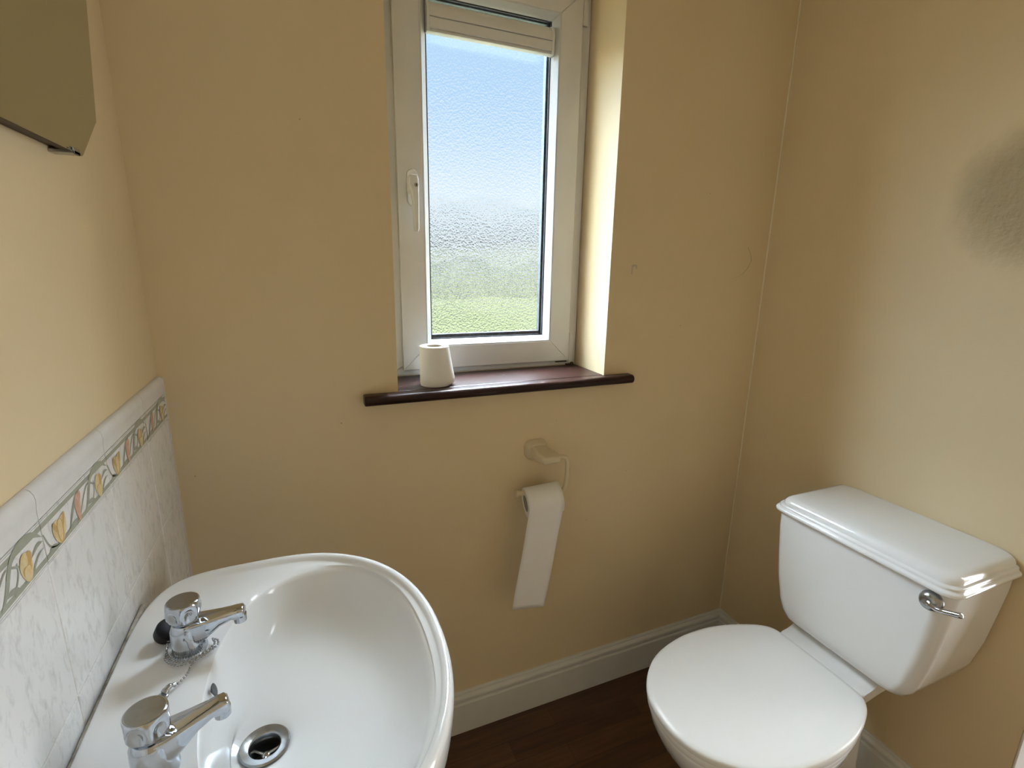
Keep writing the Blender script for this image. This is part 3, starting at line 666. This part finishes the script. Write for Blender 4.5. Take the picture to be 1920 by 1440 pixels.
for dy in (-0.075, 0.075):
    bm = new(); tube(bm, [(1.350, TY+dy-0.022, 0.424), (1.350, TY+dy+0.022, 0.424)], 0.0085, 14); box(bm, 1.340, 1.358, TY+dy-0.014, TY+dy+0.014, 0.405, 0.424)
    sub('seat_hinge', bm, M['seat'], tl, bevel=(0.002, 2))
# pan
bm = new()
pr_ = [lring(0.62, 0.0, 1.24, ky=0.66), lring(0.62, 0.02, 1.24, ky=0.66), lring(0.585, 0.06, 1.24, ky=0.60), lring(0.58, 0.14, 1.235, ky=0.60), lring(0.64, 0.21, 1.22, ky=0.66), lring(0.76, 0.275, 1.20, ky=0.77),
       lring(0.88, 0.33, 1.17, ky=0.89), lring(0.945, 0.37, 1.15, ky=0.95), lring(0.962, 0.39, 1.14, ky=0.968), lring(0.962, 0.396, 1.14, ky=0.968), lring(0.95, 0.4008, 1.14, ky=0.955)]
loft(bm, pr_)
# platform the cistern sits on
SP = [(1.25, 0.372), (1.30, 0.395), (1.360, 0.401), (1.3635, 0.4180), (1.368, 0.4225), (1.374, 0.4240), (1.386, 0.4258), (1.402, 0.4300), (1.416, 0.4370), (1.428, 0.4460), (1.530, 0.4460), (1.535, 0.43), (1.50, 0.414), (1.42, 0.405)]
def plat(hw, ins):
    cxm, czm = 1.44, 0.42
    return [(cxm+(x-cxm)*ins, TY+0.002+hw, czm+(z-czm)*ins) for x, z in SP]
loft(bm, [plat(-0.108, 0.90), plat(-0.1045, 0.955), plat(-0.098, 0.99), plat(-0.088, 1.0), plat(0.088, 1.0), plat(0.098, 0.99), plat(0.1045, 0.955), plat(0.108, 0.90)])
# rear foot and outlet
def rr(x0, x1, hw, z, r_=0.03):
    P = []
    for (cx, cy, a0) in ((x1-r_, hw-r_, 0), (x0+r_, hw-r_, PI/2), (x0+r_, -hw+r_, PI), (x1-r_, -hw+r_, 1.5*PI)):
        for i in range(7): a = a0+PI/2*i/6; P.append((cx+r_*math.cos(a), TY+cy+r_*math.sin(a), z))
    return P
loft(bm, [rr(1.14, 1.505, 0.085, 0.0), rr(1.15, 1.50, 0.080, 0.03), rr(1.15, 1.495, 0.072, 0.15), rr(1.15, 1.49, 0.070, 0.27), rr(1.16, 1.475, 0.068, 0.33), rr(1.2, 1.455, 0.066, 0.41)])
pan = sub('pan', bm, M['ceramic'], tl, smooth=True)
# cistern
CY = -0.531
def cring(x0, hw, z, rf, xb=1.606, rb=0.012):
    P = []
    for (cx, cy, a0, r_) in ((xb-rb, hw-rb, 0, rb), (x0+rf, hw-rf, PI/2, rf), (x0+rf, -hw+rf, PI, rf), (xb-rb, -hw+rb, 1.5*PI, rb)):
        for i in range(9): a = a0+PI/2*i/8; P.append((cx+r_*math.cos(a), CY+cy+r_*math.sin(a), z))
    return P
bm = new()
loft(bm, [cring(1.430, 0.088, 0.4465, .03), cring(1.408, 0.116, 0.4470, .03), cring(1.398, 0.134, 0.4505, .03), cring(1.391, 0.147, 0.4590, .03), cring(1.388, 0.1575, 0.4750, .03), cring(1.386, 0.167, 0.500, .03),
          cring(1.383, 0.180, 0.565, .03), cring(1.381, 0.1885, 0.64, .03), cring(1.380, 0.1945, 0.70, .03), cring(1.380, 0.1965, 0.747, .03)])
sub('cistern', bm, M['ceramic'], tl, smooth=True)
bm = new()
def lidr(g, z, r_=.03): return cring(1.380-g, 0.1965+g, z, r_, xb=1.6085)
loft(bm, [lidr(-0.006, 0.7415), lidr(0.0075, 0.7415), lidr(0.0095, 0.7435), lidr(0.0095, 0.7480), lidr(0.0075, 0.7510), lidr(0.0040, 0.7527), lidr(0.0035, 0.7545), lidr(0.0035, 0.7580), lidr(0.0015, 0.7602), lidr(-0.0025, 0.7615), lidr(-0.0030, 0.7632),
          lidr(-0.0040, 0.7680), lidr(-0.0070, 0.7730), lidr(-0.0130, 0.7770), lidr(-0.022, 0.7792), lidr(-0.05, 0.7806)])
sub('cistern_lid', bm, M['ceramic'], tl, smooth=True, angle=40)
# flush lever
bm = new(); lathe(bm, (1.382, -0.696, 0.7185), (-1, 0, 0), [(0, 0.0200), (0.004, 0.0205), (0.010, 0.0195), (0.016, 0.0160), (0.0195, 0.0090)], 28)
fl = sub('flush_lever', bm, M['chrome_dull'], tl, smooth=True); fl['label'] = 'chrome flush lever at the near end of the cistern'
bm = new(); tube(bm, spline([(1.3665, -0.700, 0.7175), (1.359, -0.710, 0.7180), (1.356, -0.724, 0.7215), (1.355, -0.744, 0.7290), (1.355, -0.756, 0.7335)], 6), [0.0075, .0068, .006, .0054, .005]+[0.0048]*8+[0.0052]*8+[0.0054]*3+[0.003], 12)
sub('lever_arm', bm, M['chrome'], fl, smooth=True)

# ------------------------------------------------------------------ toilet roll holder and hanging roll
th = empty('toilet_roll_holder', (0.84, 0.0, 0.85), 'cream plastic toilet roll holder fixed below the window sill', 'toilet roll holder')
bm = new()
def rbx(c, sx, sz, y, r_):
    P = []
    for (qx, qz, a0) in ((1, 1, 0), (-1, 1, PI/2), (-1, -1, PI), (1, -1, 1.5*PI)):
        for i in range(6): a = a0+PI/2*i/5; P.append((c[0]+qx*(sx-r_)+r_*math.cos(a), y, c[1]+qz*(sz-r_)+r_*math.sin(a)))
    return P
loft(bm, [rbx((0.838, 0.858), 0.033, 0.027, 0.0, 0.018), rbx((0.838, 0.858), 0.033, 0.027, -0.006, 0.018), rbx((0.838, 0.857), 0.030, 0.025, -0.015, 0.016),
          rbx((0.838, 0.856), 0.0255, 0.021, -0.022, 0.014)])
sub('wall_bracket', bm, M['cream_plastic'], th, smooth=True)
bm = new()
loft(bm, [rbx((0.836, 0.858), 0.021, 0.018, -0.010, 0.010), rbx((0.839, 0.856), 0.0235, 0.016, -0.030, 0.010), rbx((0.845, 0.853), 0.027, 0.014, -0.048, 0.009), rbx((0.851, 0.850), 0.029, 0.0125, -0.062, 0.009), rbx((0.853, 0.849), 0.0265, 0.0105, -0.073, 0.008), rbx((0.855, 0.849), 0.020, 0.006, -0.078, 0.005)])
sub('arm_block', bm, M['cream_plastic'], th, smooth=True)
bm = new()
RY = -0.062
tube(bm, spline([(0.870, RY, 0.8490), (0.884, RY, 0.8490), (0.896, RY-.001, 0.8475), (0.9035, RY-.002, 0.840), (0.9045, RY-.004, 0.826), (0.9025, RY-.007, 0.796), (0.8985, RY-.010, 0.770), (0.8900, RY-.010, 0.7565), (0.876, RY-.008, 0.7525), (0.84, RY-.002, 0.7550), (0.785, RY+.0075, 0.7575), (0.766, RY+.010, 0.7590)], 6), 0.0066, 14)
lathe(bm, (0.768, RY+0.0097, 0.7588), (-1, 0, 0.08), [(0, 0.0066), (0.002, 0.0085), (0.007, 0.0085), (0.009, 0.006)], 16)
sub('roll_rod', bm, M['cream_plastic'], th, smooth=True)
# hanging roll
hr_ = empty('toilet_roll', (0.83, RY, 0.735), 'part-used toilet roll on the cream holder with a long strip hanging down', 'toilet roll', group='toilet rolls')
c0 = Vector((0.788, RY+0.007, 0.7275)); ax = Vector((0.0955, -0.0150, 0.0115)).normalized(); LW = 0.0960
bm = new(); lathe(bm, c0, ax, [(0, 0.0225), (0, 0.0400), (LW, 0.0400), (LW, 0.0225), (0, 0.0225)], 48, False, False)
sub('roll', bm, M['paper'], hr_, smooth=True)
bm = new(); lathe(bm, c0, ax, [(-0.0005, 0.0205), (-0.0005, 0.0225), (LW+.0005, 0.0225), (LW+.0005, 0.0205), (-0.0005, 0.0205)], 40, False, False)
sub('core', bm, M['card'], hr_, smooth=True)['label'] = 'dark cardboard core'
bm = new()      # the strip comes over the top, down the front, and hangs slightly askew
ups = []
vz = Vector((0, 0, 1)) - ax*ax.z; vz.normalize(); vy = (Vector((0, -1, 0)) - ax*ax.dot(Vector((0, -1, 0)))).normalized()
for i in range(13):
    a = math.radians(-50 + i*11.2); ups.append((vz*math.cos(a) + vy*math.sin(a))*0.0408)
strip = []
for u in ups: strip.append((c0+u, c0+ax*LW+u))
a0, b0 = strip[-1]
drop = Vector((-0.143, -0.004, -0.990)).normalized()
ln = 0.305
for i in range(1, 25):
    t = i/24; w = 0.0012*math.sin(t*9)+0.004*t*t
    strip.append((a0+drop*ln*0.965*t+Vector((0.001*math.sin(7*t), w, 0)), b0+drop*(ln*1.012)*t+Vector((-0.004*t+0.0006*math.sin(11*t), w+0.001*math.sin(5*t), 0))))
N_ = 8; rows = [[a+(b_-a)*k/N_ for k in range(N_+1)] for a, b_ in strip]
V = [[bm.verts.new(p) for p in r_] for r_ in rows]
for r0, r1 in zip(V, V[1:]):
    for k in range(N_): bm.faces.new((r0[k], r0[k+1], r1[k+1], r1[k]))
hs_ = obj('hanging_strip', bm, M['paper'], None, smooth=True)
for md in list(hs_.modifiers): hs_.modifiers.remove(md)
sd = hs_.modifiers.new('solid', 'SOLIDIFY'); sd.thickness = 0.0006; sd.offset = 0
hs_.parent = hr_; hs_.location = -hr_.location
# perforation line pressed across the strip
bm = new()
for q_ in (0.62,):
    i = 13+int(24*q_); a, b_ = strip[i]; tube(bm, [a+Vector((0.001, -0.0005, 0.001)), b_+Vector((-0.001, -0.0005, 0.001))], 0.0005, 6)
sub('perforation', bm, M['paper'], hr_)

# spare roll standing on the sill
sr = empty('toilet_roll', (0.5715, 0.038, ZS), 'white spare toilet roll standing on the window sill', 'toilet roll', group='toilet rolls')
cx, cy = 0.5715, 0.040
bm = new(); n = 64
def sring(r_, z, flare=0.0):
    o = []
    for i in range(n):
        t = 2*PI*i/n
        d = (math.cos(t-(-0.35))+1)/2; k = d**6
        rr_ = r_ + flare*k
        o.append((cx+rr_*math.cos(t), cy+rr_*math.sin(t), z))
    return o
R0 = 0.0360
rg = [sring(0.0195, ZS+0.0985), sring(R0-0.001, ZS+0.0985), sring(R0, ZS+0.0975), sring(R0+0.0003, ZS+0.09, 0.001), sring(R0+0.0005, ZS+0.07, 0.004), sring(R0+0.0006, ZS+0.045, 0.008), sring(R0+0.0006, ZS+0.02, 0.013), sring(R0+0.0006, ZS+0.008, 0.012), sring(R0-0.0005, ZS+0.0005, 0.005), sring(0.0195, ZS+0.0005)]
loft(bm, rg + [rg[0]], False, False)
bmesh.ops.remove_doubles(bm, verts=bm.verts[:], dist=1e-6)
o = sub('roll', bm, M['paper'], sr, smooth=True)
bm = new(); lathe(bm, (cx, cy, ZS+0.001), (0, 0, 1), [(0, 0.0180), (0, 0.0195), (0.0965, 0.0195), (0.0965, 0.0180), (0, 0.0180)], 40, False, False)
sub('core', bm, M['card'], sr, smooth=True)
